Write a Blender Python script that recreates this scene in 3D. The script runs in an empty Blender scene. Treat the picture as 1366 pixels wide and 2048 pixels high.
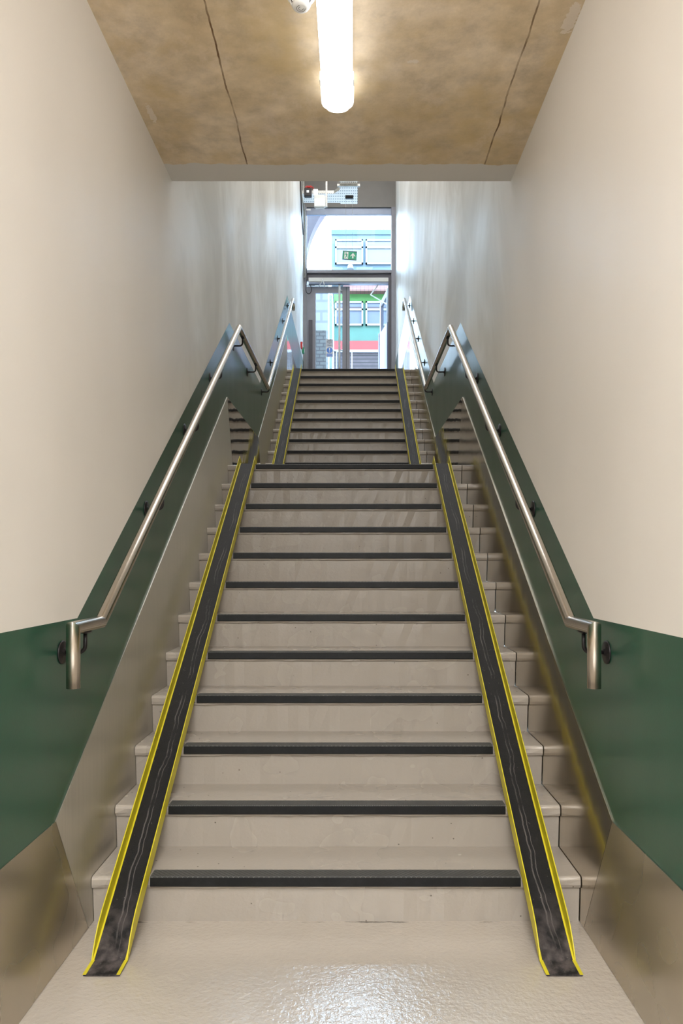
import bpy, bmesh, math, random
from mathutils import Vector, Matrix
random.seed(7)
C = bpy.context.scene.collection
PI = math.pi

# ------------------------------------------------------------------ dimensions (metres)
XL, XR = -0.9415, 0.8242          # inner faces of the side walls
R, G = 0.17, 0.2666               # riser, going
D1, D13 = 2.69, 7.753             # first nosing of the lower / upper flight
ZL, ZT = 12*R, 24*R               # landing and upper floor levels
ZC = 3.29                         # soffit height
YDOOR = 14.40
ZTOP = 9.3
def nose(i): return D1+(i-1)*G if i <= 12 else D13+(i-13)*G

# ------------------------------------------------------------------ material helpers
def new_mat(name):
    m = bpy.data.materials.new(name); m.use_nodes = True
    nt = m.node_tree; b = nt.nodes['Principled BSDF']
    return m, nt, b
def lin(c):
    return tuple(((v/255)/12.92 if v/255 <= .04045 else ((v/255+.055)/1.055)**2.4) for v in c)+(1,)
def N(nt, t, **kw):
    n = nt.nodes.new(t)
    for k, v in kw.items():
        if k.startswith('_'): setattr(n, k[1:], v)
        else:
            n.inputs[k.replace('__', ' ')].default_value = v
    return n
def coords(nt, scale=(1,1,1), loc=(0,0,0)):
    tc = nt.nodes.new('ShaderNodeTexCoord'); mp = nt.nodes.new('ShaderNodeMapping')
    mp.inputs['Scale'].default_value = scale; mp.inputs['Location'].default_value = loc
    nt.links.new(tc.outputs['Object'], mp.inputs['Vector']); return mp.outputs[0]
def noise(nt, vec, scale, detail=4, rough=.55, dist=0):
    n = nt.nodes.new('ShaderNodeTexNoise'); n.inputs['Scale'].default_value = scale
    n.inputs['Detail'].default_value = detail; n.inputs['Roughness'].default_value = rough
    n.inputs['Distortion'].default_value = dist
    nt.links.new(vec, n.inputs['Vector']); return n.outputs['Fac']
def ramp(nt, fac, stops, interp='LINEAR'):
    r = nt.nodes.new('ShaderNodeValToRGB'); r.color_ramp.interpolation = interp
    els = r.color_ramp.elements
    while len(els) < len(stops): els.new(.5)
    for e, (p, c) in zip(els, stops): e.position = p; e.color = c
    nt.links.new(fac, r.inputs['Fac']); return r.outputs['Color']
def mixc(nt, fac, a, b, mode='MIX'):
    m = nt.nodes.new('ShaderNodeMix'); m.data_type = 'RGBA'; m.blend_type = mode
    for sock, v in ((m.inputs[0], fac), (m.inputs[6], a), (m.inputs[7], b)):
        if hasattr(v, 'links') or isinstance(v, bpy.types.NodeSocket): nt.links.new(v, sock)
        else: sock.default_value = v
    return m.outputs[2]
def mathn(nt, op, a, b=None, c=None):
    m = nt.nodes.new('ShaderNodeMath'); m.operation = op
    for k, v in enumerate((a, b, c)):
        if v is None: continue
        if isinstance(v, bpy.types.NodeSocket): nt.links.new(v, m.inputs[k])
        else: m.inputs[k].default_value = v
    return m.outputs[0]
def sep(nt, vec):
    s = nt.nodes.new('ShaderNodeSeparateXYZ'); nt.links.new(vec, s.inputs[0]); return s.outputs
def bump(nt, b, h, strength=.3, dist=.01, prev=None):
    n = nt.nodes.new('ShaderNodeBump'); n.inputs['Strength'].default_value = strength
    n.inputs['Distance'].default_value = dist
    nt.links.new(h, n.inputs['Height'])
    if prev is not None: nt.links.new(prev, n.inputs['Normal'])
    if b is not None: nt.links.new(n.outputs[0], b.inputs['Normal'])
    return n.outputs[0]
def plain(name, rgb, rough=.5, metal=0, nscale=30, namt=.12, spec=.5):
    m, nt, b = new_mat(name)
    c = lin(rgb); v = coords(nt); f = noise(nt, v, nscale)
    col = ramp(nt, f, [(.3, tuple(x*(1-namt) for x in c[:3])+(1,)), (.7, tuple(min(1, x*(1+namt)) for x in c[:3])+(1,))])
    nt.links.new(col, b.inputs['Base Color'])
    b.inputs['Roughness'].default_value = rough; b.inputs['Metallic'].default_value = metal
    b.inputs['Specular IOR Level'].default_value = spec
    return m
g3 = lambda v: (v, v, v, 1)

# cream wall paint: satin, slightly streaky where it was touched up
def wall_paint():
    m, nt, b = new_mat('cream_wall_paint')
    v = coords(nt, (1, 1.0, .6))
    f = noise(nt, v, 1.2, 4, .5)
    vv = coords(nt)
    s = sep(nt, vv)
    # touch-up patches low on the upper part of the stairwell
    w = nt.nodes.new('ShaderNodeMapRange'); w.clamp = True
    nt.links.new(s[1], w.inputs[0]); w.inputs[1].default_value = 3.6; w.inputs[2].default_value = 4.6
    base = ramp(nt, f, [(.35, lin((224, 218, 210))), (.65, lin((229, 223, 215)))])
    patch = ramp(nt, noise(nt, coords(nt, (1, .45, .35)), 2.2, 4, .6, .6), [(.38, lin((207, 203, 194))), (.50, lin((219, 216, 208))), (.60, lin((232, 230, 224)))])
    nt.links.new(mixc(nt, w.outputs[0], base, patch), b.inputs['Base Color'])
    rf = ramp(nt, noise(nt, coords(nt, (1, .4, .35)), 2.0, 4), [(.40, g3(.44)), (.60, g3(.56))])
    nt.links.new(rf, b.inputs['Roughness'])
    bump(nt, b, noise(nt, vv, 180, 2), .06, .002)
    return m
def green_paint():
    m, nt, b = new_mat('dark_green_wall_paint')
    f = noise(nt, coords(nt, (1, 2, .7)), 2.5, 5)
    nt.links.new(ramp(nt, f, [(.1, lin((8, 70, 50))), (.9, lin((14, 80, 58)))]), b.inputs['Base Color'])
    rf = ramp(nt, noise(nt, coords(nt, (1, 3, .5)), 2, 2), [(.1, g3(.34)), (.9, g3(.40))])
    nt.links.new(rf, b.inputs['Roughness'])
    bump(nt, b, noise(nt, coords(nt), 160, 2), .06, .002)
    b.inputs['Coat Weight'].default_value = .8; b.inputs['Coat Roughness'].default_value = .26
    return m
def soffit_mat():
    m, nt, b = new_mat('bare_concrete_soffit')
    v = coords(nt); s = sep(nt, v)
    f = noise(nt, v, 1.6, 9, .62, .3); f2 = noise(nt, v, 9, 8, .65); f3 = noise(nt, coords(nt, loc=(5, 3, 0)), 3.2, 6, .6)
    base = ramp(nt, f, [(.30, lin((196, 174, 140))), (.46, lin((210, 190, 158))), (.58, lin((226, 208, 182))), (.72, lin((212, 190, 150)))])
    fine = ramp(nt, f2, [(.28, g3(.74)), (.5, g3(.98)), (.72, g3(1.14))])
    c1 = mixc(nt, 1.0, base, fine, 'MULTIPLY')
    yel = ramp(nt, f3, [(.5, g3(0)), (.66, g3(.55))])
    c2 = mixc(nt, yel, c1, lin((204, 178, 126)))
    # pale laitance blooms
    pal = ramp(nt, noise(nt, coords(nt, (1.6, .9, 1), (2, 7, 0)), 2.6, 7, .7), [(.57, g3(0)), (.68, g3(.55))])
    c3 = mixc(nt, pal, c2, lin((226, 208, 188)))
    # two board joints running along the soffit
    wob = mathn(nt, 'MULTIPLY', mathn(nt, 'SUBTRACT', noise(nt, v, 4, 5), .5), .03)
    xx = mathn(nt, 'ADD', s[0], wob)
    lines = None
    for x0 in (-.527, .663):
        dd = mathn(nt, 'ABSOLUTE', mathn(nt, 'SUBTRACT', xx, x0))
        l = mathn(nt, 'LESS_THAN', dd, .0035)
        lines = l if lines is None else mathn(nt, 'MAXIMUM', lines, l)
    lf = mathn(nt, 'MULTIPLY', lines, ramp(nt, noise(nt, v, 6, 3), [(.35, g3(.35)), (.6, g3(1))]))
    c4 = mixc(nt, lf, c3, lin((110, 82, 52)))
    # small blowholes
    vo = nt.nodes.new('ShaderNodeTexVoronoi'); vo.inputs['Scale'].default_value = 5; nt.links.new(v, vo.inputs['Vector'])
    hole = mathn(nt, 'LESS_THAN', vo.outputs['Distance'], .035)
    c5 = mixc(nt, mathn(nt, 'MULTIPLY', hole, .8), c4, lin((120, 84, 50)))
    for px, py, rx_, ry_ in ((-.893, 3.33, .016, .075), (.80, 2.75, .028, .085), (.245, 2.98, .03, .012)):
        ex = mathn(nt, 'POWER', mathn(nt, 'DIVIDE', mathn(nt, 'SUBTRACT', s[0], px), rx_), 2.0)
        ey = mathn(nt, 'POWER', mathn(nt, 'DIVIDE', mathn(nt, 'SUBTRACT', s[1], py), ry_), 2.0)
        q = mathn(nt, 'ADD', mathn(nt, 'ADD', ex, ey), mathn(nt, 'MULTIPLY', mathn(nt, 'SUBTRACT', noise(nt, v, 60, 3), .5), 3.0))
        c5 = mixc(nt, mathn(nt, 'MULTIPLY', mathn(nt, 'LESS_THAN', q, .8), .75), c5, lin((226, 214, 200)))
    # cream paint brought under the edge of the slab with a ragged edge
    e = mathn(nt, 'ADD', s[1], mathn(nt, 'MULTIPLY', mathn(nt, 'SUBTRACT', noise(nt, v, 9, 5), .5), .07))
    pf = mathn(nt, 'GREATER_THAN', e, 3.745)
    c6 = mixc(nt, pf, c5, lin((212, 208, 202)))
    nt.links.new(c6, b.inputs['Base Color'])
    b.inputs['Roughness'].default_value = .75
    bump(nt, b, f2, .25, .01)
    return m
def floor_paint(name, dark=1.0, rough=(.10, .2), pits=True, bs=1.0):
    m, nt, b = new_mat(name)
    v = coords(nt)
    f = noise(nt, v, 2.2, 2, .4)
    a = tuple(x*dark for x in lin((183, 173, 161))[:3])+(1,); c = tuple(x*dark for x in lin((189, 179, 167))[:3])+(1,)
    col = ramp(nt, f, [(.2, a), (.8, c)])
    if pits:
        vo = nt.nodes.new('ShaderNodeTexVoronoi'); vo.inputs['Scale'].default_value = 20; nt.links.new(v, vo.inputs['Vector'])
        big = mathn(nt, 'GREATER_THAN', noise(nt, v, 5, 2), .5)
        pit = mathn(nt, 'MULTIPLY', mathn(nt, 'LESS_THAN', vo.outputs['Distance'], .065), big)
        col = mixc(nt, mathn(nt, 'MULTIPLY', pit, .75), col, lin((80, 70, 62)))
    else:      # open crack in the paint where the floor meets the first riser
        sy = sep(nt, v)
        yy = mathn(nt, 'ADD', sy[1], mathn(nt, 'MULTIPLY', mathn(nt, 'SUBTRACT', noise(nt, v, 14, 5), .5), .018))
        wd = mathn(nt, 'MULTIPLY', ramp(nt, noise(nt, coords(nt, (1, 0, 0), (.4, 0, 0)), 3.2, 3), [(.50, g3(0)), (.66, g3(1))]), .006)
        ck = mathn(nt, 'LESS_THAN', mathn(nt, 'ABSOLUTE', mathn(nt, 'SUBTRACT', yy, 2.708)), wd)
        col = mixc(nt, mathn(nt, 'MULTIPLY', ck, .85), col, lin((52, 44, 38)))
    nt.links.new(col, b.inputs['Base Color'])
    rf = ramp(nt, noise(nt, v, 4, 2), [(.15, g3(rough[0])), (.85, g3(rough[1]))])
    nt.links.new(rf, b.inputs['Roughness'])
    n1 = bump(nt, None, noise(nt, v, 60, 3, .6), .42*bs, .004)
    n2 = bump(nt, None, noise(nt, v, 9, 4), .12*bs*bs, .02, n1)
    nt.links.new(n2, b.inputs['Normal'])
    b.inputs['Specular IOR Level'].default_value = .8 if bs == 1 else .5
    if bs == 1: b.inputs['Coat Weight'].default_value = 1.0; b.inputs['Coat Roughness'].default_value = .08; b.inputs['Coat IOR'].default_value = 1.6; nt.links.new(n2, b.inputs['Coat Normal'])
    return m
def steel_mat(name, rgb=(176, 168, 154), rough=.17, streak=(1, 60, 1.2), metal=1.0, aniso=0, rot=0, bs=.10):
    m, nt, b = new_mat(name)
    f = noise(nt, coords(nt, streak), 2.2, 2, .5)
    c = lin(rgb)
    nt.links.new(ramp(nt, f, [(.3, tuple(x*.93 for x in c[:3])+(1,)), (.7, c)]), b.inputs['Base Color'])
    b.inputs['Metallic'].default_value = metal
    r2 = ramp(nt, noise(nt, coords(nt, (1, 1, 1)), 3, 1), [(.05, g3(rough*.9)), (.95, g3(rough*1.1))])
    nt.links.new(r2, b.inputs['Roughness'])
    bump(nt, b, noise(nt, coords(nt), 3.0, 2), bs, .03)
    if aniso:
        tg = nt.nodes.new('ShaderNodeTangent'); tg.direction_type = 'UV_MAP'; tg.uv_map = 'UVMap'
        nt.links.new(tg.outputs[0], b.inputs['Tangent'])
        b.inputs['Anisotropic'].default_value = aniso; b.inputs['Anisotropic Rotation'].default_value = rot
    return m
def tray_mat():
    m, nt, b = new_mat('worn_black_tread_coating')
    v = coords(nt)
    base = ramp(nt, noise(nt, v, 22, 8, .75), [(.35, lin((12, 10, 11))), (.62, lin((20, 18, 19))), (.78, lin((58, 54, 54)))])
    vo = nt.nodes.new('ShaderNodeTexVoronoi'); vo.inputs['Scale'].default_value = 90; nt.links.new(v, vo.inputs['Vector'])
    sp = mathn(nt, 'LESS_THAN', vo.outputs['Distance'], .12)
    sp = mathn(nt, 'MULTIPLY', sp, mathn(nt, 'GREATER_THAN', noise(nt, v, 40, 2), .6))
    c1 = mixc(nt, mathn(nt, 'MULTIPLY', sp, .6), base, lin((150, 146, 140)))
    # two wandering grey tyre marks down the middle
    s = sep(nt, v)
    wob = mathn(nt, 'MULTIPLY', mathn(nt, 'SUBTRACT', noise(nt, coords(nt, (.05, 1, 1)), 2.2, 6, .6), .5), .075)
    tot = None
    for x0, w in ((0.0, .0026), (.015, .0016)):
        dd = mathn(nt, 'ABSOLUTE', mathn(nt, 'SUBTRACT', mathn(nt, 'ADD', s[0], wob), x0))
        l = mathn(nt, 'LESS_THAN', dd, w); tot = l if tot is None else mathn(nt, 'MAXIMUM', tot, l)
    tot = mathn(nt, 'MULTIPLY', tot, ramp(nt, noise(nt, v, 3, 6, .7), [(.46, g3(0)), (.60, g3(.6))]))
    c2 = mixc(nt, tot, c1, lin((104, 99, 96)))
    # dusty toe
    w = nt.nodes.new('ShaderNodeMapRange'); w.clamp = True
    nt.links.new(s[1], w.inputs[0]); w.inputs[1].default_value = .30; w.inputs[2].default_value = 0
    dust = mathn(nt, 'MULTIPLY', w.outputs[0], ramp(nt, noise(nt, v, 16, 5), [(.42, g3(0)), (.62, g3(.75))]))
    c3 = mixc(nt, dust, c2, lin((112, 102, 100)))
    nt.links.new(c3, b.inputs['Base Color'])
    b.inputs['Roughness'].default_value = .62; b.inputs['Specular IOR Level'].default_value = .35
    bump(nt, b, noise(nt, v, 260, 2), .5, .002)
    return m
def strip_mat():
    m, nt, b = new_mat('black_rubber_nosing')
    v = coords(nt); s = sep(nt, v)
    a = mathn(nt, 'ADD', s[0], s[1]); c = mathn(nt, 'SUBTRACT', s[0], mathn(nt, 'MULTIPLY', s[1], 1.0))
    def ln(q):
        t = mathn(nt, 'FRACT', mathn(nt, 'MULTIPLY', q, 55.0)); return mathn(nt, 'LESS_THAN', t, .10)
    l = mathn(nt, 'MAXIMUM', ln(a), ln(c))
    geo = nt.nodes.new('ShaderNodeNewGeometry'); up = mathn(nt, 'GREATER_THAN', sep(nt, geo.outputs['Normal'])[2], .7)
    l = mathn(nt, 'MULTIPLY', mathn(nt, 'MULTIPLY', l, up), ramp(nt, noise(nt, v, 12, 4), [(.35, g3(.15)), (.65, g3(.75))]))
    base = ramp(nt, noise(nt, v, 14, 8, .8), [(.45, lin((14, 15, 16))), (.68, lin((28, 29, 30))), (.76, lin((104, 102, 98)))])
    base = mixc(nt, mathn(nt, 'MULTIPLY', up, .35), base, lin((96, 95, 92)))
    nt.links.new(mixc(nt, l, base, lin((128, 128, 124))), b.inputs['Base Color'])
    b.inputs['Roughness'].default_value = .5; b.inputs['Specular IOR Level'].default_value = .3
    return m
def perforated():
    m, nt, b = new_mat('perforated_galvanised_steel')
    v = coords(nt); s = sep(nt, v)
    def cell(q, n, w):
        t = mathn(nt, 'FRACT', mathn(nt, 'MULTIPLY', q, n)); return mathn(nt, 'LESS_THAN', mathn(nt, 'ABSOLUTE', mathn(nt, 'SUBTRACT', t, .5)), w)
    h = mathn(nt, 'MULTIPLY', mathn(nt, 'MULTIPLY', cell(s[0], 30, .17), cell(s[1], 10, .2)), .85)
    nt.links.new(mixc(nt, h, lin((255, 248, 238)), lin((84, 86, 96))), b.inputs['Base Color'])
    b.inputs['Metallic'].default_value = .15; b.inputs['Roughness'].default_value = .45
    return m
def banded(name, stops, axis, n, line, lw=.06, rough=.7):
    m, nt, b = new_mat(name)
    v = coords(nt); s = sep(nt, v)
    t = mathn(nt, 'FRACT', mathn(nt, 'MULTIPLY', s[axis], n)); l = mathn(nt, 'LESS_THAN', t, lw)
    base = ramp(nt, noise(nt, v, 5, 6), stops)
    nt.links.new(mixc(nt, l, base, line), b.inputs['Base Color']); b.inputs['Roughness'].default_value = rough
    return m
def block_mat(name, c1, c2, mortar, scale):
    m, nt, b = new_mat(name)
    br = nt.nodes.new('ShaderNodeTexBrick')
    tc = nt.nodes.new('ShaderNodeTexCoord'); sp = sep(nt, tc.outputs['Object'])
    cb = nt.nodes.new('ShaderNodeCombineXYZ'); nt.links.new(sp[0], cb.inputs[0]); nt.links.new(sp[2], cb.inputs[1])
    nt.links.new(cb.outputs[0], br.inputs['Vector'])
    br.inputs['Color1'].default_value = c1; br.inputs['Color2'].default_value = c2; br.inputs['Mortar'].default_value = mortar
    br.inputs['Scale'].default_value = scale; br.inputs['Mortar Size'].default_value = .03
    nt.links.new(br.outputs['Color'], b.inputs['Base Color']); b.inputs['Roughness'].default_value = .8
    return m
def glass_mat(name, tint=(.93, .97, 1, 1), rough=0.0, a=.85):
    m, nt, b = new_mat(name)
    nt.nodes.remove(b)
    out = nt.nodes['Material Output']
    tr = nt.nodes.new('ShaderNodeBsdfTransparent'); tr.inputs[0].default_value = tint
    gl = nt.nodes.new('ShaderNodeBsdfGlossy'); gl.inputs['Roughness'].default_value = .02
    fr = nt.nodes.new('ShaderNodeFresnel'); fr.inputs[0].default_value = 1.45
    mx = nt.nodes.new('ShaderNodeMixShader')
    nt.links.new(mathn(nt, 'MULTIPLY', fr.outputs[0], .25), mx.inputs[0]); nt.links.new(tr.outputs[0], mx.inputs[1]); nt.links.new(gl.outputs[0], mx.inputs[2])
    nt.links.new(mx.outputs[0], out.inputs[0]); return m
def emis(name, rgb, st):
    m, nt, b = new_mat(name); b.inputs['Emission Color'].default_value = rgb; b.inputs['Emission Strength'].default_value = st
    b.inputs['Base Color'].default_value = (.9, .9, .9, 1); return m

ANROT = 0.0
M = dict(
    cream=wall_paint(), green=green_paint(), soffit=soffit_mat(),
    floor=floor_paint('glossy_taupe_floor_paint', 1.0, (.04, .07), False),
    step=floor_paint('taupe_painted_concrete', .80, (.2, .32), True, .5),
    steel_low=steel_mat('brushed_steel_low', (196, 186, 168), .27, (1, 3, 1), metal=.9, bs=.03), steel_left=steel_mat('brushed_steel_cross', (214, 210, 202), .42, metal=.95, aniso=.9, rot=ANROT, bs=.03),
    steel_right=steel_mat('brushed_steel_long', (206, 196, 180), .14, metal=.95), steel_mirror=steel_mat('polished_steel_sheet', (190, 182, 170), .07, (1, 8, 1)), rail=steel_mat('satin_stainless_tube', (205, 196, 184), .24, (1, 1, 1)),
    tray=tray_mat(), yellow=plain('yellow_powder_coat', (206, 192, 34), .45, 0, 12, .10),
    strip=strip_mat(), black=plain('black_bracket_metal', (34, 30, 31), .4, .3),
    frame=plain('grey_aluminium_frame', (132, 132, 140), .38, .1, 8, .05), framed=plain('dark_grey_aluminium', (74, 72, 80), .4, .1, 8, .05),
    pale=plain('pale_aluminium', (150, 160, 180), .4, .1, 8, .05),
    fascia=plain('dark_grey_fascia_panel', (124, 120, 116), .55, 0, 5, .05),
    white=plain('white_plastic', (236, 236, 234), .4, 0, 10, .03), off=plain('off_white_plastic', (214, 214, 210), .4, 0, 10, .03),
    grille=plain('grey_slot', (96, 92, 92), .5),
    tray_steel=perforated(), galv=plain('galvanised_steel', (180, 178, 172), .4, .4, 40, .2),
    red=plain('red_plastic', (205, 40, 35), .4), redwire=plain('red_cable_sheath', (196, 48, 44), .5),
    greenp=plain('green_plastic', (0, 140, 95), .4), signg=plain('exit_sign_green', (50, 165, 125), .5, 0, 5, .02),
    glass=glass_mat('clear_glass'), diff=emis('lit_diffuser', (.98, .99, 1, 1), 4.2),
    collar=emis('lit_end_collar', (.98, .99, 1, 1), 2.6),
    blue=plain('mandatory_blue', (90, 140, 225), .5, 0, 5, .02),
    lgrey=plain('light_grey_vinyl', (205, 208, 218), .6, 0, 5, .02), ink=plain('dark_ink', (70, 70, 80), .6),
    conc=plain('plain_plaster', (200, 194, 182), .7, 0, 4, .04),
)

# ------------------------------------------------------------------ mesh helpers
def link(name, bm, mats, parent=None, smooth=False, recalc=True):
    if recalc: bmesh.ops.recalc_face_normals(bm, faces=bm.faces[:])
    me = bpy.data.meshes.new(name); bm.to_mesh(me); bm.free()
    for mt in (mats if isinstance(mats, (list, tuple)) else [mats]): me.materials.append(mt)
    if smooth:
        for p in me.polygons: p.use_smooth = True
    o = bpy.data.objects.new(name, me); C.objects.link(o)
    if parent is not None: o.parent = parent
    return o
def tag(o, label=None, cat=None, group=None, kind=None):
    if label: o['label'] = label
    if cat: o['category'] = cat
    if group: o['group'] = group
    if kind: o['kind'] = kind
    return o
def empty(name, label, cat, loc=(0, 0, 0), group=None, kind=None):
    o = bpy.data.objects.new(name, None); C.objects.link(o); o.location = loc; o.empty_display_size = .1
    return tag(o, label, cat, group, kind)
def bx(bm, x0, x1, y0, y1, z0, z1, bev=0, mi=0):
    t = bmesh.new()
    vs = [t.verts.new((x, y, z)) for x in (x0, x1) for y in (y0, y1) for z in (z0, z1)]
    for f in ((0,1,3,2),(4,6,7,5),(0,4,5,1),(2,3,7,6),(0,2,6,4),(1,5,7,3)): t.faces.new([vs[k] for k in f])
    if bev: bmesh.ops.bevel(t, geom=t.edges[:], offset=bev, segments=2, affect='EDGES')
    for f in t.faces: f.material_index = mi
    me = bpy.data.meshes.new('t'); t.to_mesh(me); t.free(); bm.from_mesh(me); bpy.data.meshes.remove(me)
    return bm
def box(*a, **k): return bx(bmesh.new(), *a, **k)
def prism(bm, pts, axis, a0, a1, mi=0):
    """extrude a 2D polygon along axis: 'x' pts=(y,z); 'y' pts=(x,z); 'z' pts=(x,y)"""
    def P(p, a): return {'x': (a, p[0], p[1]), 'y': (p[0], a, p[1]), 'z': (p[0], p[1], a)}[axis]
    A = [bm.verts.new(P(p, a0)) for p in pts]; B = [bm.verts.new(P(p, a1)) for p in pts]
    fs = [bm.faces.new(A), bm.faces.new(B[::-1])]
    for k in range(len(pts)):
        j = (k+1) % len(pts); fs.append(bm.faces.new((A[k], A[j], B[j], B[k])))
    for f in fs: f.material_index = mi
    return bm
def ring_frame(d):
    d = d.normalized(); up = Vector((0, 0, 1)) if abs(d.z) < .95 else Vector((1, 0, 0))
    a = d.cross(up).normalized(); return a, d.cross(a).normalized()
def tube(bm, pts, r, n=16, mitre=True, cap=True):
    """tube along a polyline; every straight length keeps its own rings so mitres stay crisp"""
    pts = [Vector(p) for p in pts]; dirs = [(pts[k+1]-pts[k]).normalized() for k in range(len(pts)-1)]
    for k in range(len(pts)-1):
        d = dirs[k]; a, b = ring_frame(d); rings = []
        for e, p in ((0, pts[k]), (1, pts[k+1])):
            o = dirs[k-1] if (e == 0 and k > 0) else (dirs[k+1] if (e == 1 and k < len(dirs)-1) else None)
            nrm = (d+o).normalized() if o is not None else d
            ring = []
            for q in range(n):
                t = 2*PI*q/n; c = p+a*math.cos(t)*r+b*math.sin(t)*r
                s = (p-c).dot(nrm)/d.dot(nrm); ring.append(bm.verts.new(c+d*s))
            rings.append(ring)
        for q in range(n):
            j = (q+1) % n; f = bm.faces.new((rings[0][q], rings[0][j], rings[1][j], rings[1][q])); f.smooth = True
        if cap and k == 0: bm.faces.new([v for v in rings[0]][::-1])
        if cap and k == len(dirs)-1: bm.faces.new(rings[1])
    return bm
def arc(c, r, a0, a1, n, f): return [f(c[0]+r*math.cos(a0+(a1-a0)*k/n), c[1]+r*math.sin(a0+(a1-a0)*k/n)) for k in range(n+1)]
def lathe(bm, prof, c, axis='z', n=32):
    """prof = [(radius, offset along axis)]"""
    rings = []
    for r, h in prof:
        ring = []
        for q in range(n):
            t = 2*PI*q/n; u, w = r*math.cos(t), r*math.sin(t)
            p = {'z': (u, w, h), 'x': (h, u, w), 'y': (u, h, w)}[axis]
            ring.append(bm.verts.new((c[0]+p[0], c[1]+p[1], c[2]+p[2])))
        rings.append(ring)
    for a, b in zip(rings, rings[1:]):
        for q in range(n):
            j = (q+1) % n; bm.faces.new((a[q], a[j], b[j], b[q])).smooth = True
    bm.faces.new(rings[0]); bm.faces.new(rings[-1]); return bm

# ------------------------------------------------------------------ SETTING
YB = -7.0
top = [(YB, 1.107), (2.565, 1.107), (5.73, 3.14), (7.63, 3.14), (10.81, 5.18), (14.36, 5.18)]
def side_wall(name, x, s):
    bm = bmesh.new()
    P = lambda y, z: bm.verts.new((x, y, z))
    for (y0, z0), (y1, z1) in zip(top, top[1:]):
        f = bm.faces.new((P(y0, z0), P(y1, z1), P(y1, ZTOP+.1), P(y0, ZTOP+.1))); f.material_index = 0
        f = bm.faces.new((P(y0, -.1), P(y1, -.1), P(y1, z1), P(y0, z0))); f.material_index = 1
    for f in bm.faces:
        f.normal_update()
        if f.normal.x*s > 0: f.normal_flip()
    x1, x2 = sorted((x+s*.002, x+s*.2)); bx(bm, x1, x2, YB-.2, 14.7, -.1, ZTOP+.1)
    o = link(name, bm, [M['cream'], M['green']], recalc=False); tag(o, kind='structure'); return o
side_wall('wall_left', XL, -1); side_wall('wall_right', XR, 1)
tag(link('wall_back', box(XL, XR, YB-.15, YB, 0, ZC), M['fascia']), kind='structure')
tag(link('floor', box(XL, XR, YB, 14.7, -.15, 0), M['floor']), kind='structure')
tag(link('ceiling', box(XL, XR, YB, 3.91, ZC, ZC+.25), M['soffit']), kind='structure')
tag(link('wall_front', box(XL, XR, 3.75, 3.91, ZC+.25, ZTOP), M['cream']), kind='structure')
tag(link('ceiling_upper', box(XL, XR, 3.75, 14.7, ZTOP, ZTOP+.2), M['conc']), kind='structure')
tag(link('floor_landing', box(XL+.003, XR-.003, nose(12)+.3, D13+.02, ZL-.17, ZL), M['step']), kind='structure')
tag(link('floor_upper', box(XL+.003, XR-.003, nose(24)+.3, 14.7, ZT-.17, ZT), M['step']), kind='structure')
tag(link('ground', box(-30, 30, 14.7, 60, ZT-.2, ZT-.02), plain('grey_paving', (150, 150, 150), .8)), kind='structure')
tag(link('wall_door_fascia', box(XL, XR, 14.36, 14.6, 8.144, ZTOP), M['fascia']), kind='structure')

# ------------------------------------------------------------------ STAIRS
CH = {'l': (-.846, -.7285), 'r': (.6055, .7225)}       # tread channels in x
def step_bm(i):
    d, z, zb = nose(i), i*R, (i-1)*R
    db = d+G+.05 if i not in (12, 24) else d+.3
    prof = [(d+.026, zb), (d+.014, z-.046), (d+.002, z-.040), (d-.002, z-.028), (d-.002, z-.010), (d+.002, z-.003), (d+.010, z), (db, z), (db, zb)]
    bm = bmesh.new(); x0, x1 = XL+.006, XR-.0068
    n = 36; rows = []
    for k in range(n+1):
        x = x0+(x1-x0)*k/n
        row = []
        for q, (yy, zz) in enumerate(prof):
            j = .0022 if q in (0, 1, 2, 3) else (.0012 if q in (4, 5, 6) else 0)
            row.append(bm.verts.new((x, yy+random.uniform(-j, j), zz+(random.uniform(-j, j)*.6 if 0 < q < 6 else 0))))
        rows.append(row)
    for a, b in zip(rows, rows[1:]):
        for q in range(len(prof)):
            j = (q+1) % len(prof); bm.faces.new((a[q], a[j], b[j], b[q]))
    bm.faces.new(rows[0]); bm.faces.new(rows[-1][::-1]); return bm
def strip_bm(i):
    d, z = nose(i), i*R
    p = [(d+.058, z+.0005), (d+.056, z+.0035), (d-.005, z+.0045), (d-.0085, z+.001), (d-.009, z-.029), (d-.007, z-.032), (d-.0028, z-.032), (d-.0028, z+.0005)]
    return prism(bmesh.new(), p, 'x', CH['l'][1]+.004, CH['r'][0]-.004)
for lo, name_, lab in ((1, 'stair_flight', 'lower flight of twelve taupe painted concrete steps rising from the glossy floor'),
                       (13, 'stair_flight', 'upper flight of twelve taupe concrete steps between the landing and the glass door')):
    fl = empty(name_, lab, 'stairs')
    for i in range(lo, lo+12):
        s = link('step', step_bm(i), M['step'], fl)
        t = link('nosing_strip', strip_bm(i), M['strip'], s); t['label'] = 'black ribbed nosing strip'

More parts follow.
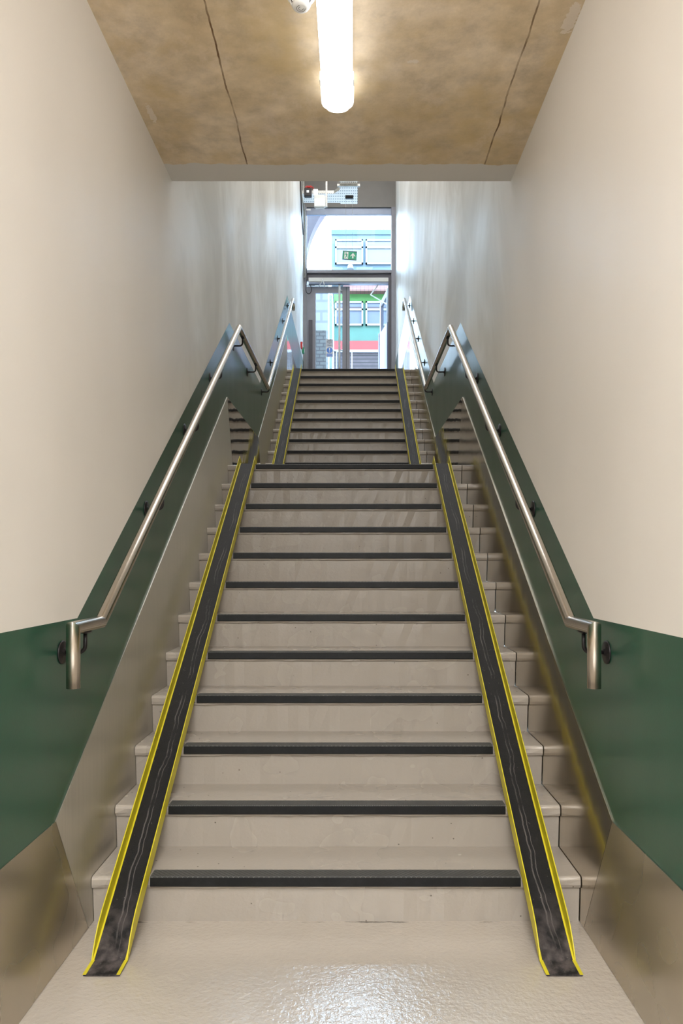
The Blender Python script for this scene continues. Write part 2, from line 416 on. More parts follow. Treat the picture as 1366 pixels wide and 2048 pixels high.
# ------------------------------------------------------------------ WHEEL CHANNELS
SL = math.atan2(R, G); CS, SN = math.cos(SL), math.sin(SL)
def channel(x0, x1, i0, i1, zbase, ystart, label, outer):
    """folded tread channel laid on the nosings from step i0 to i1; sides x0..x1"""
    e = .0045; th = .004
    yk = nose(i0)-(i0*R-zbase-.004)/R*G-.0                # kink on the lower floor
    yt, zt = nose(i1)-.001, i1*R+e
    P = [(ystart, zbase+.002), (yk, zbase+.004), (yt, zt+.002), (yt+.13, i1*R+.002)]
    oy = ystart
    root = empty('wheel_channel', label, 'ramp', ((x0+x1)/2, oy, zbase), 'wheel channels up the stairs')
    X0, X1 = x0-(x0+x1)/2, x1-(x0+x1)/2
    Q = [(y-oy, z-zbase) for y, z in P]
    # tray
    up = [(y, z+th) for y, z in Q]; prof = Q+up[::-1]
    bm = bmesh.new(); n = 1
    A = [bm.verts.new((X0+.002, *p)) for p in prof]; B = [bm.verts.new((X1-.002, *p)) for p in prof]; L = len(prof)
    for k in range(L): j = (k+1) % L; bm.faces.new((A[k], A[j], B[j], B[k]))
    for V in (A, B):
        for k in range(3): bm.faces.new((V[k], V[k+1], V[L-2-k], V[L-1-k]))
    link('tray', bm, M['tray'], root)
    # flanges with a rounded lower end and a tapering toe on the landing
    H = .052
    for xs, nm in ((X0, 'flange'), (X1, 'flange')):
        lowp = []; topp = []
        y1, z1 = Q[1]; y2, z2 = Q[2]; LEN = math.hypot(y2-y1, z2-z1)
        ts = [0, .012, .03, .06, .10, .15]+[LEN*k/24 for k in range(1, 25)]
        ts = sorted(t for t in ts if t <= .15 or t > .2)
        for t in ts:
            y, z = y1+CS*t*1.0, z1+(z2-z1)/LEN*t
            y = y1+(y2-y1)/LEN*t
            h = H*min(1, math.sin(min(1, (t+.004)/.15)*PI/2)**.8)
            lowp.append((y, z)); topp.append((y-SN*h, z+CS*h))
        topp[-1] = (y2-.012, z2+H+.006)
        lowp.append(Q[3]); topp.append((Q[3][0], Q[3][1]+th+.001))
        sgn = 1 if xs < 0 else -1; xa, xb = sorted((xs, xs+sgn*.0035))
        bm = bmesh.new()
        rows = []
        for (p, q) in zip(lowp, topp):
            rows.append([bm.verts.new((xa, *p)), bm.verts.new((xb, *p)), bm.verts.new((xb, *q)), bm.verts.new((xa, *q))])
        for a, b in zip(rows, rows[1:]):
            for k in range(4): j = (k+1) % 4; bm.faces.new((a[k], a[j], b[j], b[k]))
        bm.faces.new(rows[0]); bm.faces.new(rows[-1][::-1])
        # painted border along the flat toe
        xi, xj = sorted((xs, xs+sgn*.011)); (ya, za), (yb, zb) = Q[0], Q[1]
        A = [(xi, ya, za+th), (xj, ya, za+th), (xj, yb, zb+th), (xi, yb, zb+th)]
        lo = [bm.verts.new(p) for p in A]; hi = [bm.verts.new((p[0], p[1], p[2]+.0012)) for p in A]
        for k in range(4): j = (k+1) % 4; bm.faces.new((lo[k], lo[j], hi[j], hi[k]))
        bm.faces.new(hi); bm.faces.new(lo[::-1])
        # painted fold line beside the tray
        xi, xj = sorted((xs+sgn*.003, xs+sgn*.009)); (ya, za), (yb, zb) = Q[1], Q[2]
        A = [(xi, ya, za+th), (xj, ya, za+th), (xj, yb, zb+th), (xi, yb, zb+th)]
        lo = [bm.verts.new(p) for p in A]; hi = [bm.verts.new((p[0], p[1], p[2]+.001)) for p in A]
        for k in range(4): j = (k+1) % 4; bm.faces.new((lo[k], lo[j], hi[j], hi[k]))
        bm.faces.new(hi); bm.faces.new(lo[::-1])
        f = link(nm, bm, M['yellow'], root); f['label'] = 'yellow upturned edge'
    return root
channel(*CH['l'], 1, 12, 0.0, 2.348, 'black yellow-edged wheel channel on the lower flight below the left handrail', 0)
channel(*CH['r'], 1, 12, 0.0, 2.348, 'black yellow-edged wheel channel on the lower flight below the right handrail', 1)
channel(*CH['l'], 13, 24, ZL, D13-.36, 'black yellow-edged wheel channel on the upper flight, left side', 0)
channel(*CH['r'], 13, 24, ZL, D13-.36, 'black yellow-edged wheel channel on the upper flight, right side', 1)

# ------------------------------------------------------------------ STEEL WALL SHEETS
gp = .0012
sheets = [
    ('beside the lower floor, below the green paint', [(YB, .0), (2.66-gp, .002), (2.37-gp, .478), (YB, .478)]),
    ('beside the lower flight, sloping with the steps', [(2.37+gp, .478), (2.66+gp, .002), (2.85, .002), (5.87, 1.94), (5.87, 2.04), (5.61-gp, 2.545)]),
    ('beside the landing, mirroring the upper steps', [(5.61+gp, 2.545), (5.87+gp, 2.042), (7.79-gp, 2.042), (7.47-gp, 2.56)]),
    ('beside the upper flight, sloping with the steps', [(7.47+gp, 2.56), (7.79+gp, 2.042), (7.95, 2.042), (10.73-gp, 3.86), (10.73-gp, 4.58)]),
    ('beside the upper floor by the door', [(10.73+gp, 4.58), (10.73+gp, 4.082), (14.34, 4.082), (14.34, 4.58)]),
]
for s, side in ((-1, 'left'), (1, 'right')):
    for k_, (where, pts) in enumerate(sheets):
        x0, x1 = (XL+.0005, XL+.004) if s < 0 else (XR-.004, XR-.0005)
        bm = prism(bmesh.new(), pts, 'x', x0, x1)
        uv = bm.loops.layers.uv.new('UVMap')
        for f in bm.faces:
            for l in f.loops: l[uv].uv = (l.vert.co.y*.1, l.vert.co.z*.1)
        tag(link('steel_wall_sheet', bm, M[('steel_low', 'steel_left' if s < 0 else 'steel_right', 'steel_mirror', 'steel_left' if s < 0 else 'steel_right', 'steel_mirror')[k_]]), 'steel sheet on the %s wall %s' % (side, where), 'wall panel', 'brushed steel sheets along the stair walls')

# ------------------------------------------------------------------ HANDRAILS
def bracket(root, xw, xr, y, z, s):
    """black L arm with a round wall plate; z is the rail centre"""
    r = .0065; zb = z-.087; pts = [(xw-s*.004, y, zb)]
    c = .022
    for k in range(6):
        t = PI/2*k/5; pts.append((xr+s*(c-c*math.sin(t)), y, zb+c-c*math.cos(t)))
    pts.append((xr, y, z-.018))
    bm = tube(bmesh.new(), pts, r, 10)
    bx(bm, xr-.012, xr+.012, y-.030, y+.030, z-.024, z-.0195, .001)
    o = link('bracket', bm, M['black'], root)
    prof = [(.038, 0), (.038, .004), (.034, .006), (.012, .006), (.010, .012)]
    bm = lathe(bmesh.new(), [(a, -s*b) for a, b in prof], (xw, y, zb), 'x', 28)
    link('wall_plate', bm, M['black'], o)
for s, side in ((-1, 'left'), (1, 'right')):
    xw = XL if s < 0 else XR; xr = xw-s*.0755
    pts = [(2.325, .907), (2.325, 1.093), (2.578, 1.093), (5.722, 3.10), (7.655, 3.10), (10.83, 5.125), (10.99, 5.125), (10.99, 5.02)]
    root = empty('handrail', 'satin stainless steel tube handrail with black brackets on the %s wall' % side, 'handrail', (0, 0, 0), 'stair handrails')
    bm = tube(bmesh.new(), [(xr, y, z) for y, z in pts], .0212, 28)
    link('rail_tube', bm, M['rail'], root, recalc=False)
    def zr(y):
        for (a, b), (c, d) in zip(pts[1:-1], pts[2:-1]):
            if a <= y <= c: return b+(d-b)*(y-a)/(c-a)
    for y in (2.43, 3.42, 4.20, 4.95, 5.90, 6.70, 7.76, 8.585, 9.40, 10.11, 10.84):
        bracket(root, xw, xr, y, zr(y), s)

# ------------------------------------------------------------------ BATTEN LIGHTS
def batten(y0, y1, label):
    xc = -.063; W = .066
    root = empty('batten_light', label, 'ceiling light', (xc, (y0+y1)/2, ZC), 'batten lights along the soffit')
    oy = (y0+y1)/2; a, b = y0-oy, y1-oy
    bm = bmesh.new(); bx(bm, -.055, .055, a+.05, b-.05, -.045, -.001, .006)
    link('housing', bm, M['white'], root)
    bm = bmesh.new(); rings = []
    def prof(w, h): return [(-w, -.038)]+[(w*math.cos(PI+PI*k/14)*1.0, -.042-h*abs(math.sin(PI*k/14))**.55) for k in range(15)]+[(w, -.038)]
    for y, k in ((a, .45), (a+.012, .72), (a+.04, .88), (a+.075, .96), (a+.12, 1), (b-.12, 1), (b-.075, .96), (b-.04, .88), (b-.012, .72), (b, .45)):
        rings.append([bm.verts.new((x, y, z)) for x, z in prof(W*(k**.75)*.96, .052*k)])
    L = len(rings[0])
    for r0, r1 in zip(rings, rings[1:]):
        for q in range(L): j = (q+1) % L; bm.faces.new((r0[q], r0[j], r1[j], r1[q])).smooth = True
    bm.faces.new(rings[0]); bm.faces.new(rings[-1][::-1])
    link('diffuser', bm, M['diff'], root)
    for y0_, y1_ in ((a+.05, a+.15), (b-.15, b-.05)):
        bm = bmesh.new(); rr = []
        for y in (y0_, y0_+.006, y1_-.006, y1_):
            k = 1.0 if y0_ < y < y1_ else .985
            rr.append([bm.verts.new((x, y, z)) for x, z in prof(.0685*k, .0535*k)])
        for r0, r1 in zip(rr, rr[1:]):
            for q in range(L): j = (q+1) % L; bm.faces.new((r0[q], r0[j], r1[j], r1[q])).smooth = True
        bm.faces.new(rr[0]); bm.faces.new(rr[-1][::-1])
        link('end_collar', bm, M['collar'], root)
    for ys in (a+.17, b-.21):
        for s in (-1, 1):
            bm = bmesh.new(); x0, x1 = sorted((s*.064, s*.069)); bx(bm, x0, x1, ys, ys+.04, -.068, -.03, .0015); link('clip', bm, M['white'], root)
batten(1.64, 3.20, 'lit white batten light on the bare concrete soffit beside the smoke detector')
batten(-3.4, -1.84, 'lit white batten light, middle one of the three along the soffit')
batten(-6.8, -5.24, 'lit white batten light on the soffit farthest from the stairs')

# smoke detector
def detector():
    c = (-.180, 2.612, ZC)
    root = empty('smoke_detector', 'white round smoke detector on the concrete soffit beside the lit batten', 'smoke detector', c)
    link('base', lathe(bmesh.new(), [(.048, -.001), (.050, -.010), (.050, -.022), (.045, -.028)], (0, 0, 0), 'z', 40), M['white'], root)
    link('vent_ring', lathe(bmesh.new(), [(.036, -.028), (.030, -.048)], (0, 0, 0), 'z', 40), M['grille'], root)
    bm = bmesh.new()
    for k in range(10):
        t = 2*PI*k/10; u = Vector((math.cos(t), math.sin(t), 0)); w = Vector((-u.y, u.x, 0))
        tube(bm, [u*.041+Vector((0, 0, -.027)), u*.031+Vector((0, 0, -.050))], .0035, 8)
    link('fin', bm, M['white'], root)
    link('cap', lathe(bmesh.new(), [(.031, -.048), (.032, -.054), (.028, -.060), (.018, -.063)], (0, 0, 0), 'z', 40), M['white'], root)
    bm = bmesh.new()
    for r in (.008, .015):
        pts = [(r*math.cos(2*PI*k/24), r*math.sin(2*PI*k/24), -.0632) for k in range(18)]; tube(bm, pts, .0008, 6)
    link('indicator', bm, M['grille'], root)
detector()

# ------------------------------------------------------------------ GLAZED DOOR AND TRANSOM
def part(name, bm, m, parent, label=None):
    o = link(name, bm, m, parent)
    if label: o['label'] = label
    return o
YF, YK = 14.35, 14.46
w1 = tag(bpy.data.objects.new('window_1', None), kind='structure'); C.objects.link(w1)
bm = bmesh.new()
bx(bm, XL, -.879, YF, YK, ZT, 8.144, .004); bx(bm, .742, XR, YF, YK, ZT, 8.144, .004)
part('window_frame', bm, M['frame'], w1)
bm = bmesh.new(); bx(bm, -.878, .741, 14.40, YK, 8.015, 8.143, .003); part('window_head', bm, M['pale'], w1)
bm = bmesh.new(); bx(bm, -.878, .741, YF, YK, 6.881, 6.938, .003); part('transom', bm, M['frame'], w1)
part('pane', box(-.877, .740, 14.42, 14.428, 6.939, 8.014), M['glass'], w1)

d1 = tag(bpy.data.objects.new('door_1', None), kind='structure'); C.objects.link(d1)
bm = bmesh.new(); bx(bm, -.878, .741, 14.40, YK, 6.750, 6.880, .003); bx(bm, .682, .741, 14.37, YK, ZT, 6.749, .003)
part('door_frame', bm, M['framed'], d1)
bm = bmesh.new(); bx(bm, -.835, .68, 14.24, 14.36, 6.672, 6.748, .004); part('operator_cover', bm, M['off'], d1)
bm = bmesh.new(); bx(bm, -.835, .68, 14.26, 14.36, 6.640, 6.671, .003); part('operator_base', bm, M['pale'], d1)
# left leaf, closed
lf = part('door_leaf', None or (lambda b: (bx(b, -.876, -.708, 14.39, 14.44, ZT+.01, 6.636, .004), bx(b, -.197, -.055, 14.39, 14.44, ZT+.01, 6.636, .004),
     bx(b, -.709, -.196, 14.39, 14.44, 6.511, 6.636, .003), bx(b, -.709, -.196, 14.39, 14.44, ZT+.01, ZT+.2, .003), b)[-1])(bmesh.new()), M['frame'], d1, 'closed grey framed glass leaf')
part('pane', box(-.708, -.197, 14.41, 14.418, ZT+.2, 6.511), M['glass'], lf)
part('finger_guard', box(-.842, -.768, 14.345, 14.389, ZT+.02, 5.98, bev=.006), M['framed'], lf)
bm = tube(bmesh.new(), [(-.252, 14.31, ZT+.15), (-.252, 14.31, 6.63)], .019, 16)
for z in (ZT+.4, 5.4, 6.55): tube(bm, [(-.252, 14.31, z), (-.20, 14.39, z)], .009, 8)
part('pull_bar', bm, M['off'], lf)
bm = bmesh.new(); bx(bm, -.125, -.118, 14.386, 14.390, ZT+.02, 6.62); part('leaf_gasket', bm, M['black'], lf)
# right leaf, swung outwards about its hinge
hx, hy, ang = .700, 14.47, math.radians(98)
Rm = Matrix.Translation((hx, hy, 0)) @ Matrix.Rotation(-(ang-PI), 4, 'Z').inverted()
def leafbm(*boxes):
    b = bmesh.new()
    for q in boxes: bx(b, *q)
    bmesh.ops.transform(b, matrix=Matrix.Translation((hx, hy, 0)) @ Matrix.Rotation(ang, 4, 'Z'), verts=b.verts[:]); return b
rf = part('door_leaf', leafbm((0, .14, -.025, .025, ZT+.01, 6.636, .004), (.70, .83, -.025, .025, ZT+.01, 6.636, .004),
     (.14, .70, -.025, .025, 6.511, 6.636, .003), (.14, .70, -.025, .025, ZT+.01, ZT+.2, .003)), M['framed'], d1, 'open grey framed glass leaf')
part('pane', leafbm((.14, .70, -.004, .004, ZT+.2, 6.511)), M['glass'], rf)
part('sky_reflection_panel', leafbm((.02, .82, .026, .034, ZT+.01, 5.98), (.72, .82, .026, .03, 5.98, 6.6)), plain('lavender_sky_reflection', (170, 174, 214), .5, 0, 5, .03), rf)  # sky reflection in the open leaf's glass, painted as lavender panels
part('pull_bar', leafbm((.64, .67, .06, .09, ZT+.5, 5.95)), M['galv'], rf)
bm = bmesh.new(); tube(bm, [(-.64, 14.29, 6.60), (-.56, 14.22, 6.70), (-.53, 14.24, 6.57)], .009, 8); part('closer_arm', bm, M['white'], d1)
bm = bmesh.new(); tube(bm, [(.49, 14.32, 6.64), (.35, 14.60, 6.55), (.68, 14.85, 6.45)], .010, 8); part('closer_arm', bm, M['white'], d1)

# looped cable at the door head
pts = [(-.868, 14.23, 6.92), (-.868, 14.23, 6.72)]+[(-.835+.055*math.cos(t), 14.26, 6.53+.085*math.sin(t)) for t in [PI*.9+k*PI/7 for k in range(13)]]+[(-.72, 14.25, 6.60)]
tag(link('door_cable', tube(bmesh.new(), pts, .007, 8), M['black']), 'black cable hanging in a loop by the top left corner of the door', 'cable')

# door notice
root = empty('door_notice', 'white and blue instruction notice stuck on the closed glass leaf', 'sign', (-.4425, 14.405, 5.455))
part('backing', box(-.071, .071, -.002, .002, .029, .172), M['lgrey'], root)
part('backing', box(-.071, .071, -.002, .002, -.177, .028), M['white'], root)
b = bmesh.new(); lathe(b, [(.056, -.0028), (.056, -.0022)], (0, 0, -.042), 'y', 40); part('disc', b, M['blue'], root)
b = bmesh.new(); prism(b, [(-.006, -.055), (.006, -.055), (.013, .0), (-.013, .0)], 'y', -.0042, -.0032)
lathe(b, [(.009, -.0042), (.009, -.0032)], (0, 0, -.075), 'y', 20); part('exclamation_mark', b, M['white'], root)
b = bmesh.new()
for z in (-.118, -.150): bx(b, -.056, .056, -.0032, -.0024, z-.010, z+.010)
part('blue_bar', b, M['blue'], root)
def text(s, size, loc, m, parent, name='lettering'):
    cu = bpy.data.curves.new(name, 'FONT'); cu.body = s; cu.size = size; cu.align_x = 'CENTER'; cu.align_y = 'CENTER'; cu.extrude = .0004
    t = bpy.data.objects.new('t', cu); C.objects.link(t)
    me = bpy.data.meshes.new_from_object(t.evaluated_get(bpy.context.evaluated_depsgraph_get())); bpy.data.objects.remove(t); bpy.data.curves.remove(cu)
    me.materials.clear(); me.materials.append(m); o = bpy.data.objects.new(name, me); C.objects.link(o); o.parent = parent
    o.location = loc; o.rotation_euler = (PI/2, 0, 0); return o
for s, z in (('Press', .150), ('Button', .117), ('to', .084), ('Open', .051)): text(s, .034, (0, -.0035, z), M['ink'], root)

# exit sign hung on two wires
sr = empty('exit_sign', 'green hanging emergency exit sign with running figure and upward arrow', 'sign', (-.053, 13.30, 6.775))
sr.rotation_euler = (0, math.radians(4), 0)
part('board', box(-.124, .124, -.004, .004, -.073, .075, bev=.001), M['signg'], sr)
b = bmesh.new()
for q in ((-.126, .126, -.008, .006, .070, .079), (-.126, .126, -.008, .006, -.078, -.069), (-.126, -.122, -.006, .005, -.07, .07), (.122, .126, -.006, .005, -.07, .07)): bx(b, *q)
part('sign_edge', b, M['framed'], sr)
part('doorway_symbol', box(-.094, -.024, -.0062, -.0046, -.060, .060), M['white'], sr)
b = bmesh.new()
lathe(b, [(.0095, -.0078), (.0095, -.0066)], (-.066, 0, .043), 'y', 16)
def limb(*p, w=.006):
    for (xa, za), (xb, zb) in zip(p, p[1:]):
        d = Vector((xb-xa, zb-za)).normalized(); n_ = Vector((-d.y, d.x))*w
        prism(b, [(xa+n_.x, za+n_.y), (xa-n_.x, za-n_.y), (xb-n_.x, zb-n_.y), (xb+n_.x, zb+n_.y)], 'y', -.0078, -.0066)
limb((-.062, .030), (-.052, -.008), w=.009); limb((-.062, .026), (-.076, .020), (-.086, .004), w=.004); limb((-.060, .026), (-.043, .014), (-.034, .004), w=.004)
limb((-.054, -.008), (-.066, -.030), (-.080, -.050), w=.005); limb((-.051, -.006), (-.042, -.030), (-.028, -.034), w=.005)
part('running_figure', b, M['signg'], sr)
b = bmesh.new()
prism(b, [(.058, .050), (.100, .000), (.100, -.020), (.071, .010), (.071, -.045), (.045, -.045), (.045, .010), (.016, -.020), (.016, .000)], 'y', -.0068, -.0046)
part('arrow', b, M['white'], sr)
for x, zl in ((-.066, .083), (.048, .083)):
    b = bmesh.new(); zt = 7.80-6.775
    tube(b, [(x-.002, 0, .079), (x-.074*1.0, 0, zt)], .0022, 6); part('wire', b, M['galv'], sr)
lb = tag(link('exit_sign_hanger', box(-.130, .014, 13.27, 13.33, 7.785, 7.835, bev=.004), M['black']), 'black bar under the cable tray holding the exit sign wires', 'bracket')

# ------------------------------------------------------------------ SERVICES OVER THE UPPER FLOOR
tz = 8.0
ct = empty('cable_tray', 'perforated white metal cable tray running above the upper floor and branching left', 'cable tray', (0, 0, 0))
outl = [(-.226, 10.0), (.088, 10.0), (.088, 13.94), (-.226, 13.94), (-.226, 13.90), (XL+.03, 13.90), (XL+.03, 13.55), (-.335, 13.55), (-.226, 13.41)]
part('tray_bed', prism(bmesh.new(), outl, 'z', tz, tz+.003), M['tray_steel'], ct)
b = bmesh.new()
for (p, q) in (((-.226, 10.0), (-.226, 13.41)), ((-.226, 13.41), (-.335, 13.55)), ((-.335, 13.55), (XL+.03, 13.55)), ((.088, 10.0), (.088, 13.94)), ((-.226, 13.90), (XL+.03, 13.90))):
    d = (Vector(q)-Vector(p)).normalized(); n_ = Vector((-d.y, d.x))*.0015; p, q = Vector(p), Vector(q)
    prism(b, [tuple(p+n_), tuple(p-n_), tuple(q-n_), tuple(q+n_)], 'z', tz+.003, tz+.055)
part('side_rail', b, M['galv'], ct)
b = bmesh.new(); bx(b, -.27, .13, 13.20, 13.24, tz-.042, tz-.001, .003); part('strut', b, M['galv'], ct)
for x in (-.252, .112):
    part('hanger_rod', tube(bmesh.new(), [(x, 13.22, tz-.06), (x, 13.22, ZTOP)], .006, 8), M['galv'], ct)
b = bmesh.new(); bx(b, -.485, -.455, 13.50, 13.53, 7.74, ZTOP); part('hanger_rod', b, M['galv'], ct)
# speaker / luminaire box on the strut
el = empty('emergency_light', 'white rounded rectangular light box hanging below the cable tray branch', 'light', (-.575, 13.45, 7.80))
part('body', box(-.112, .090, -.06, .04, -.12, .11, bev=.02), M['off'], el)
part('lens', box(-.106, .082, -.075, -.06, -.115, .03, bev=.01), M['white'], el)
jb = empty('junction_box', 'black junction box with red wires on top by the left wall', 'junction box', (-.80, 13.42, 7.95))
part('body', box(-.068, .068, -.03, .05, -.07, .07, bev=.006), M['black'], jb)
part('label_plate', box(-.022, .022, -.033, -.031, -.012, .030), M['white'], jb)
b = bmesh.new()
for k in range(6):
    x0 = -.055+.02*k; h = random.uniform(.02, .06)
    tube(b, [(x0, 0, .069), (x0+.01, -.01, .08+h*.5), (x0+.03, -.01, .078+h), (x0+.055, 0, .085+h*.3), (x0+.06, .02, .07)], .005, 6)
part('red_wire', b, M['redwire'], jb)
b = bmesh.new(); bx(b, -.705, -.62, 13.42, 13.47, 7.90, 8.02, .004)
tag(link('switch_box', b, M['white']), 'small white electrical box beside the black junction box', 'electrical box')
tag(link('ceiling_tag', box(-.84, -.76, 13.60, 13.61, 7.72, 7.75, bev=.002), M['white']), 'small white label plate under the left end of the cable tray', 'label')
b = tube(bmesh.new(), [(-.915, 13.95, ZTOP), (-.915, 13.95, 8.02), (-.90, 14.05, 7.9), (-.90, 14.2, 7.6), (-.91, 14.27, 7.2), (-.91, 14.27, 6.75)], .020, 12)
tag(link('conduit', b, M['galv']), 'pale conduit running down the left wall beside the door frame', 'pipe')
b = tube(bmesh.new(), [(-.93, 13.3, ZTOP), (-.93, 13.35, 8.3), (-.928, 13.6, 7.7), (-.928, 14.1, 7.5)], .010, 8)
tag(link('wall_cable', b, M['black']), 'black cable clipped to the left wall under the cable tray', 'cable')
cp = empty('fire_call_point', 'small red fire alarm call point on the left wall near the door', 'alarm', (XL, 13.6, 5.27))
part('body', box(.0005, .034, -.05, .05, -.055, .055, bev=.004), M['red'], cp)
part('press_plate', box(.034, .037, -.028, .028, -.028, .028), M['white'], cp)
cp = empty('door_release', 'small green door release box on the left wall below the red call point', 'switch', (XL, 14.0, 5.29))
part('body', box(.0005, .040, -.045, .045, -.05, .05, bev=.004), M['greenp'], cp)
part('press_plate', box(.040, .043, -.028, .028, -.028, .028), M['white'], cp)

# ------------------------------------------------------------------ OUTSIDE
arch = bmesh.new()
cx, cz, ra = 1.12, 7.80, 2.17
pts = arc((cx, cz), ra, PI, 0, 40, lambda x, z: (x, z))
outer = [(-6, cz), ]; ya, yb2 = 16.5, 16.85
def quad(*v): arch.faces.new([arch.verts.new(p) for p in v])
for (xa, za), (xb, zb) in zip(pts, pts[1:]):
    for y in (ya, yb2): quad((xa, y, za), (xb, y, zb), (xb, y, 12.5), (xa, y, 12.5))
    f = arch.faces.new([arch.verts.new(p) for p in ((xa, ya, za), (xb, ya, zb), (xb, yb2, zb), (xa, yb2, za))]); f.material_index = 1
bx(arch, -7, cx-ra, ya, yb2, ZT-.02, 12.5); bx(arch, cx+ra, 9, ya, yb2, ZT-.02, 12.5)
tag(link('brick_arch', arch, [block_mat('mauve_brick', lin((42, 32, 36)), lin((38, 29, 33)), lin((45, 38, 42)), 3), plain('arch_soffit', (72, 58, 64), .7)]),
    'dark mauve brick archway standing outside beyond the glass door', 'arch')
WIN = []
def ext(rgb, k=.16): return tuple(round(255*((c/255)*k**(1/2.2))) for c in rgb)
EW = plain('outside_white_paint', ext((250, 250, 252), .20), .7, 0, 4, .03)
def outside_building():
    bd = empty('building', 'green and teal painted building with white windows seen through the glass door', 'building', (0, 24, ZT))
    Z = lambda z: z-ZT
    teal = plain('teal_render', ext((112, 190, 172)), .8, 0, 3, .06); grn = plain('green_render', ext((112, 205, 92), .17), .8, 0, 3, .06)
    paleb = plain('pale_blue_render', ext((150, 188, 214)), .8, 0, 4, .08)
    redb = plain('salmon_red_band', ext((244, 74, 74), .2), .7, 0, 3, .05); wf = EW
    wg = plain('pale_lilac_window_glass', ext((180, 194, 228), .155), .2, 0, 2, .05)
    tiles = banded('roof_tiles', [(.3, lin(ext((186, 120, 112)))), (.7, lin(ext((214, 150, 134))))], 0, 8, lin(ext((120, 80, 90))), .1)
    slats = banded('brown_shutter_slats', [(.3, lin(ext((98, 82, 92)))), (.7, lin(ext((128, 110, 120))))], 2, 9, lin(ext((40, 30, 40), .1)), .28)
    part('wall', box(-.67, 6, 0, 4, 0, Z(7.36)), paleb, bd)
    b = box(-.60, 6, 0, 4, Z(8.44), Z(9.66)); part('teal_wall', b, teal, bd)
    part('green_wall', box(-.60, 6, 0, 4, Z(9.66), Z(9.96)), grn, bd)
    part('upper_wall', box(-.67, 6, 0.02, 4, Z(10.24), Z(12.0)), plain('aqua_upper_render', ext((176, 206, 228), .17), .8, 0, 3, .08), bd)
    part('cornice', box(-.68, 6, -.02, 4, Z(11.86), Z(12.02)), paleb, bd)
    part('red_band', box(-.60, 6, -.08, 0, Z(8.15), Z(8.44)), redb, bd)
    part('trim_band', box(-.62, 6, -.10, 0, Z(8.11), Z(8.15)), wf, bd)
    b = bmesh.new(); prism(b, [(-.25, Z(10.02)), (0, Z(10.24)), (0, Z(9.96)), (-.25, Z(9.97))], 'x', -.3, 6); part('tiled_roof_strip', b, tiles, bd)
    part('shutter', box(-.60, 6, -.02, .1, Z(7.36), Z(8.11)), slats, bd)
    part('corner_pipe', tube(bmesh.new(), [(-.70, -.05, 0), (-.70, -.05, Z(9.9))], .05, 10), paleb, bd)
    for z0, z1 in ((8.94, 9.71), (10.90, 11.69)):
        for k in range(5):
            x0 = -.56+k*.976; x1 = x0+.896; zt = z1-.25
            b = bmesh.new(); fw = .05
            for q in ((x0, x0+fw, z0, z1), (x1-fw, x1, z0, z1), (x0, x1, z0, z0+fw), (x0, x1, z1-fw, z1), (x0, x1, zt-.04, zt+.02)):
                bx(b, q[0], q[1], -.06, .0, Z(q[2]), Z(q[3]))
            w = part('window', b, wf, bd)
            part('pane', box(x0+fw, x1-fw, -.02, -.005, Z(z0)+fw, Z(z1)-fw), wg, w)
            if z0 < 10: part('blind', box(x0+fw, x1-fw, -.035, -.021, Z(zt)+.02, Z(zt)+.08), plain('grey_blind', ext((128, 112, 128), .12), .8), w)
    part('wall_lamp', lathe(bmesh.new(), [(.10, 0), (.10, .05), (.07, .13), (.03, .16)], (-.07, -.15, Z(10.70)), 'z', 20), wf, bd)
outside_building()
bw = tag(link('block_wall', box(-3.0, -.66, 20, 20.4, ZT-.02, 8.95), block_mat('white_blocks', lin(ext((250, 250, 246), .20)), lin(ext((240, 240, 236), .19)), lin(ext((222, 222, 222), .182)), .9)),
         'pale white block wall outside behind the closed glass leaf', 'wall')
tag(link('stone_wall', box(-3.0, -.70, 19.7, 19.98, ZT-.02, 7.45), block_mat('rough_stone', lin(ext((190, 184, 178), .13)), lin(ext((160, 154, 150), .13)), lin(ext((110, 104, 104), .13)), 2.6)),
    'low brown grey stone wall outside in front of the white block wall', 'wall')
rg = empty('railing', 'white post railing outside in front of the green building', 'railing', (0, 22, ZT))
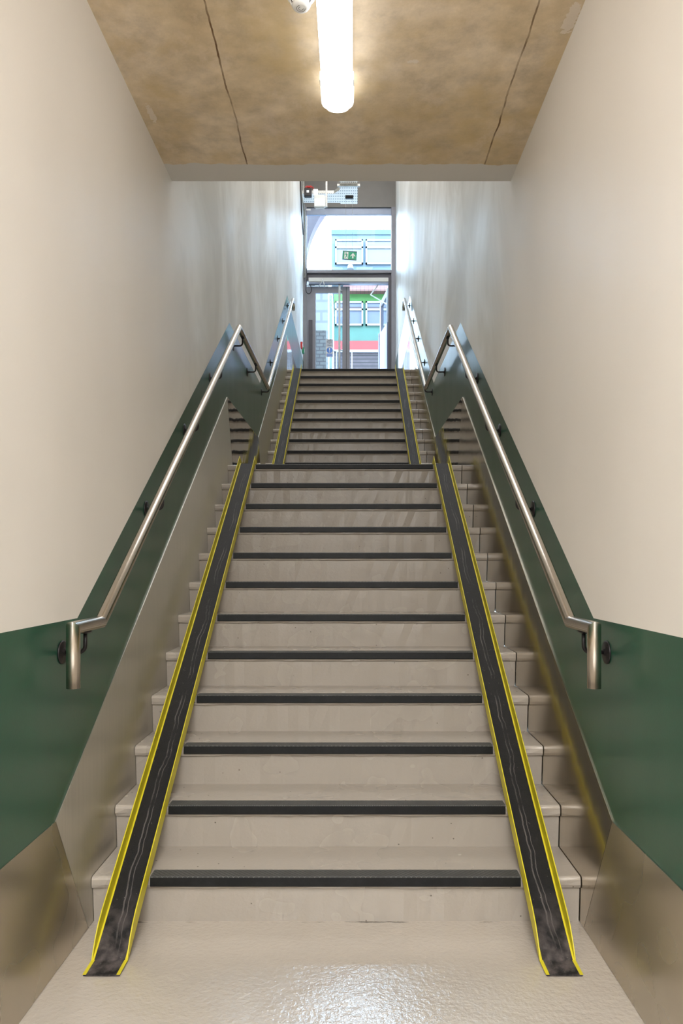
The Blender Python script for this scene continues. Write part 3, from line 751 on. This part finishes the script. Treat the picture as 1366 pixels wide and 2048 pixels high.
for x in (-.47, -.02): part('post', box(x-.018, x+.018, -.018, .018, -.02, 3.49), EW, rg)
part('rail', box(-.47, .9, -.015, .015, 3.45, 3.49), EW, rg)

# ------------------------------------------------------------------ LIGHT
w = bpy.data.worlds.new('World'); bpy.context.scene.world = w; w.use_nodes = True
bg = w.node_tree.nodes['Background']; bg.inputs[0].default_value = (.58, .79, 1.0, 1); bg.inputs[1].default_value = 20.0
def area(name, loc, rot, sx, sy, power, col):
    l = bpy.data.lights.new(name, 'AREA'); l.shape = 'RECTANGLE'; l.size = sx; l.size_y = sy; l.energy = power; l.color = col
    o = bpy.data.objects.new(name, l); C.objects.link(o); o.location = loc; o.rotation_euler = rot; return o
area('stairwell_lamp', (-.06, 6.8, ZTOP-.05), (0, 0, 0), 1.2, 4.0, 150, (.97, .98, 1))
area('upper_floor_lamp', (-.06, 11.5, ZTOP-.05), (0, 0, 0), 1.2, 2.5, 60, (.97, .98, 1))
area('rear_fill', (-.06, -6.6, 1.75), (math.radians(90), 0, 0), 1.6, 2.8, 60, (.96, .98, 1))  # added fill light behind the camera, aimed at the stairs; no real fitting
area('corridor_fill', (-.06, -1.2, ZC-.02), (0, 0, 0), 1.2, 3.0, 205, (.96, .98, 1))  # wide unseen fill added under the soffit to brighten the lower floor
sun = bpy.data.lights.new('daylight', 'SUN'); sun.energy = .5; sun.angle = .3; so = bpy.data.objects.new('daylight', sun); C.objects.link(so)
so.rotation_euler = (math.radians(40), math.radians(12), 0)

# ------------------------------------------------------------------ CAMERA
cam = bpy.data.cameras.new('Camera'); co = bpy.data.objects.new('Camera', cam); C.objects.link(co)
co.location = (0, 0, 1.289); co.rotation_euler = (PI/2, 0, 0)
cam.sensor_fit = 'HORIZONTAL'; cam.sensor_width = 36; cam.lens = 36*1500/1366
cam.shift_x = -22.2/1366; cam.shift_y = 106/1366; cam.clip_start = .02; cam.clip_end = 200
bpy.context.scene.camera = co
vs = bpy.context.scene.view_settings
vs.view_transform = 'Standard'; vs.look = 'None'; vs.exposure = .2; vs.gamma = 1
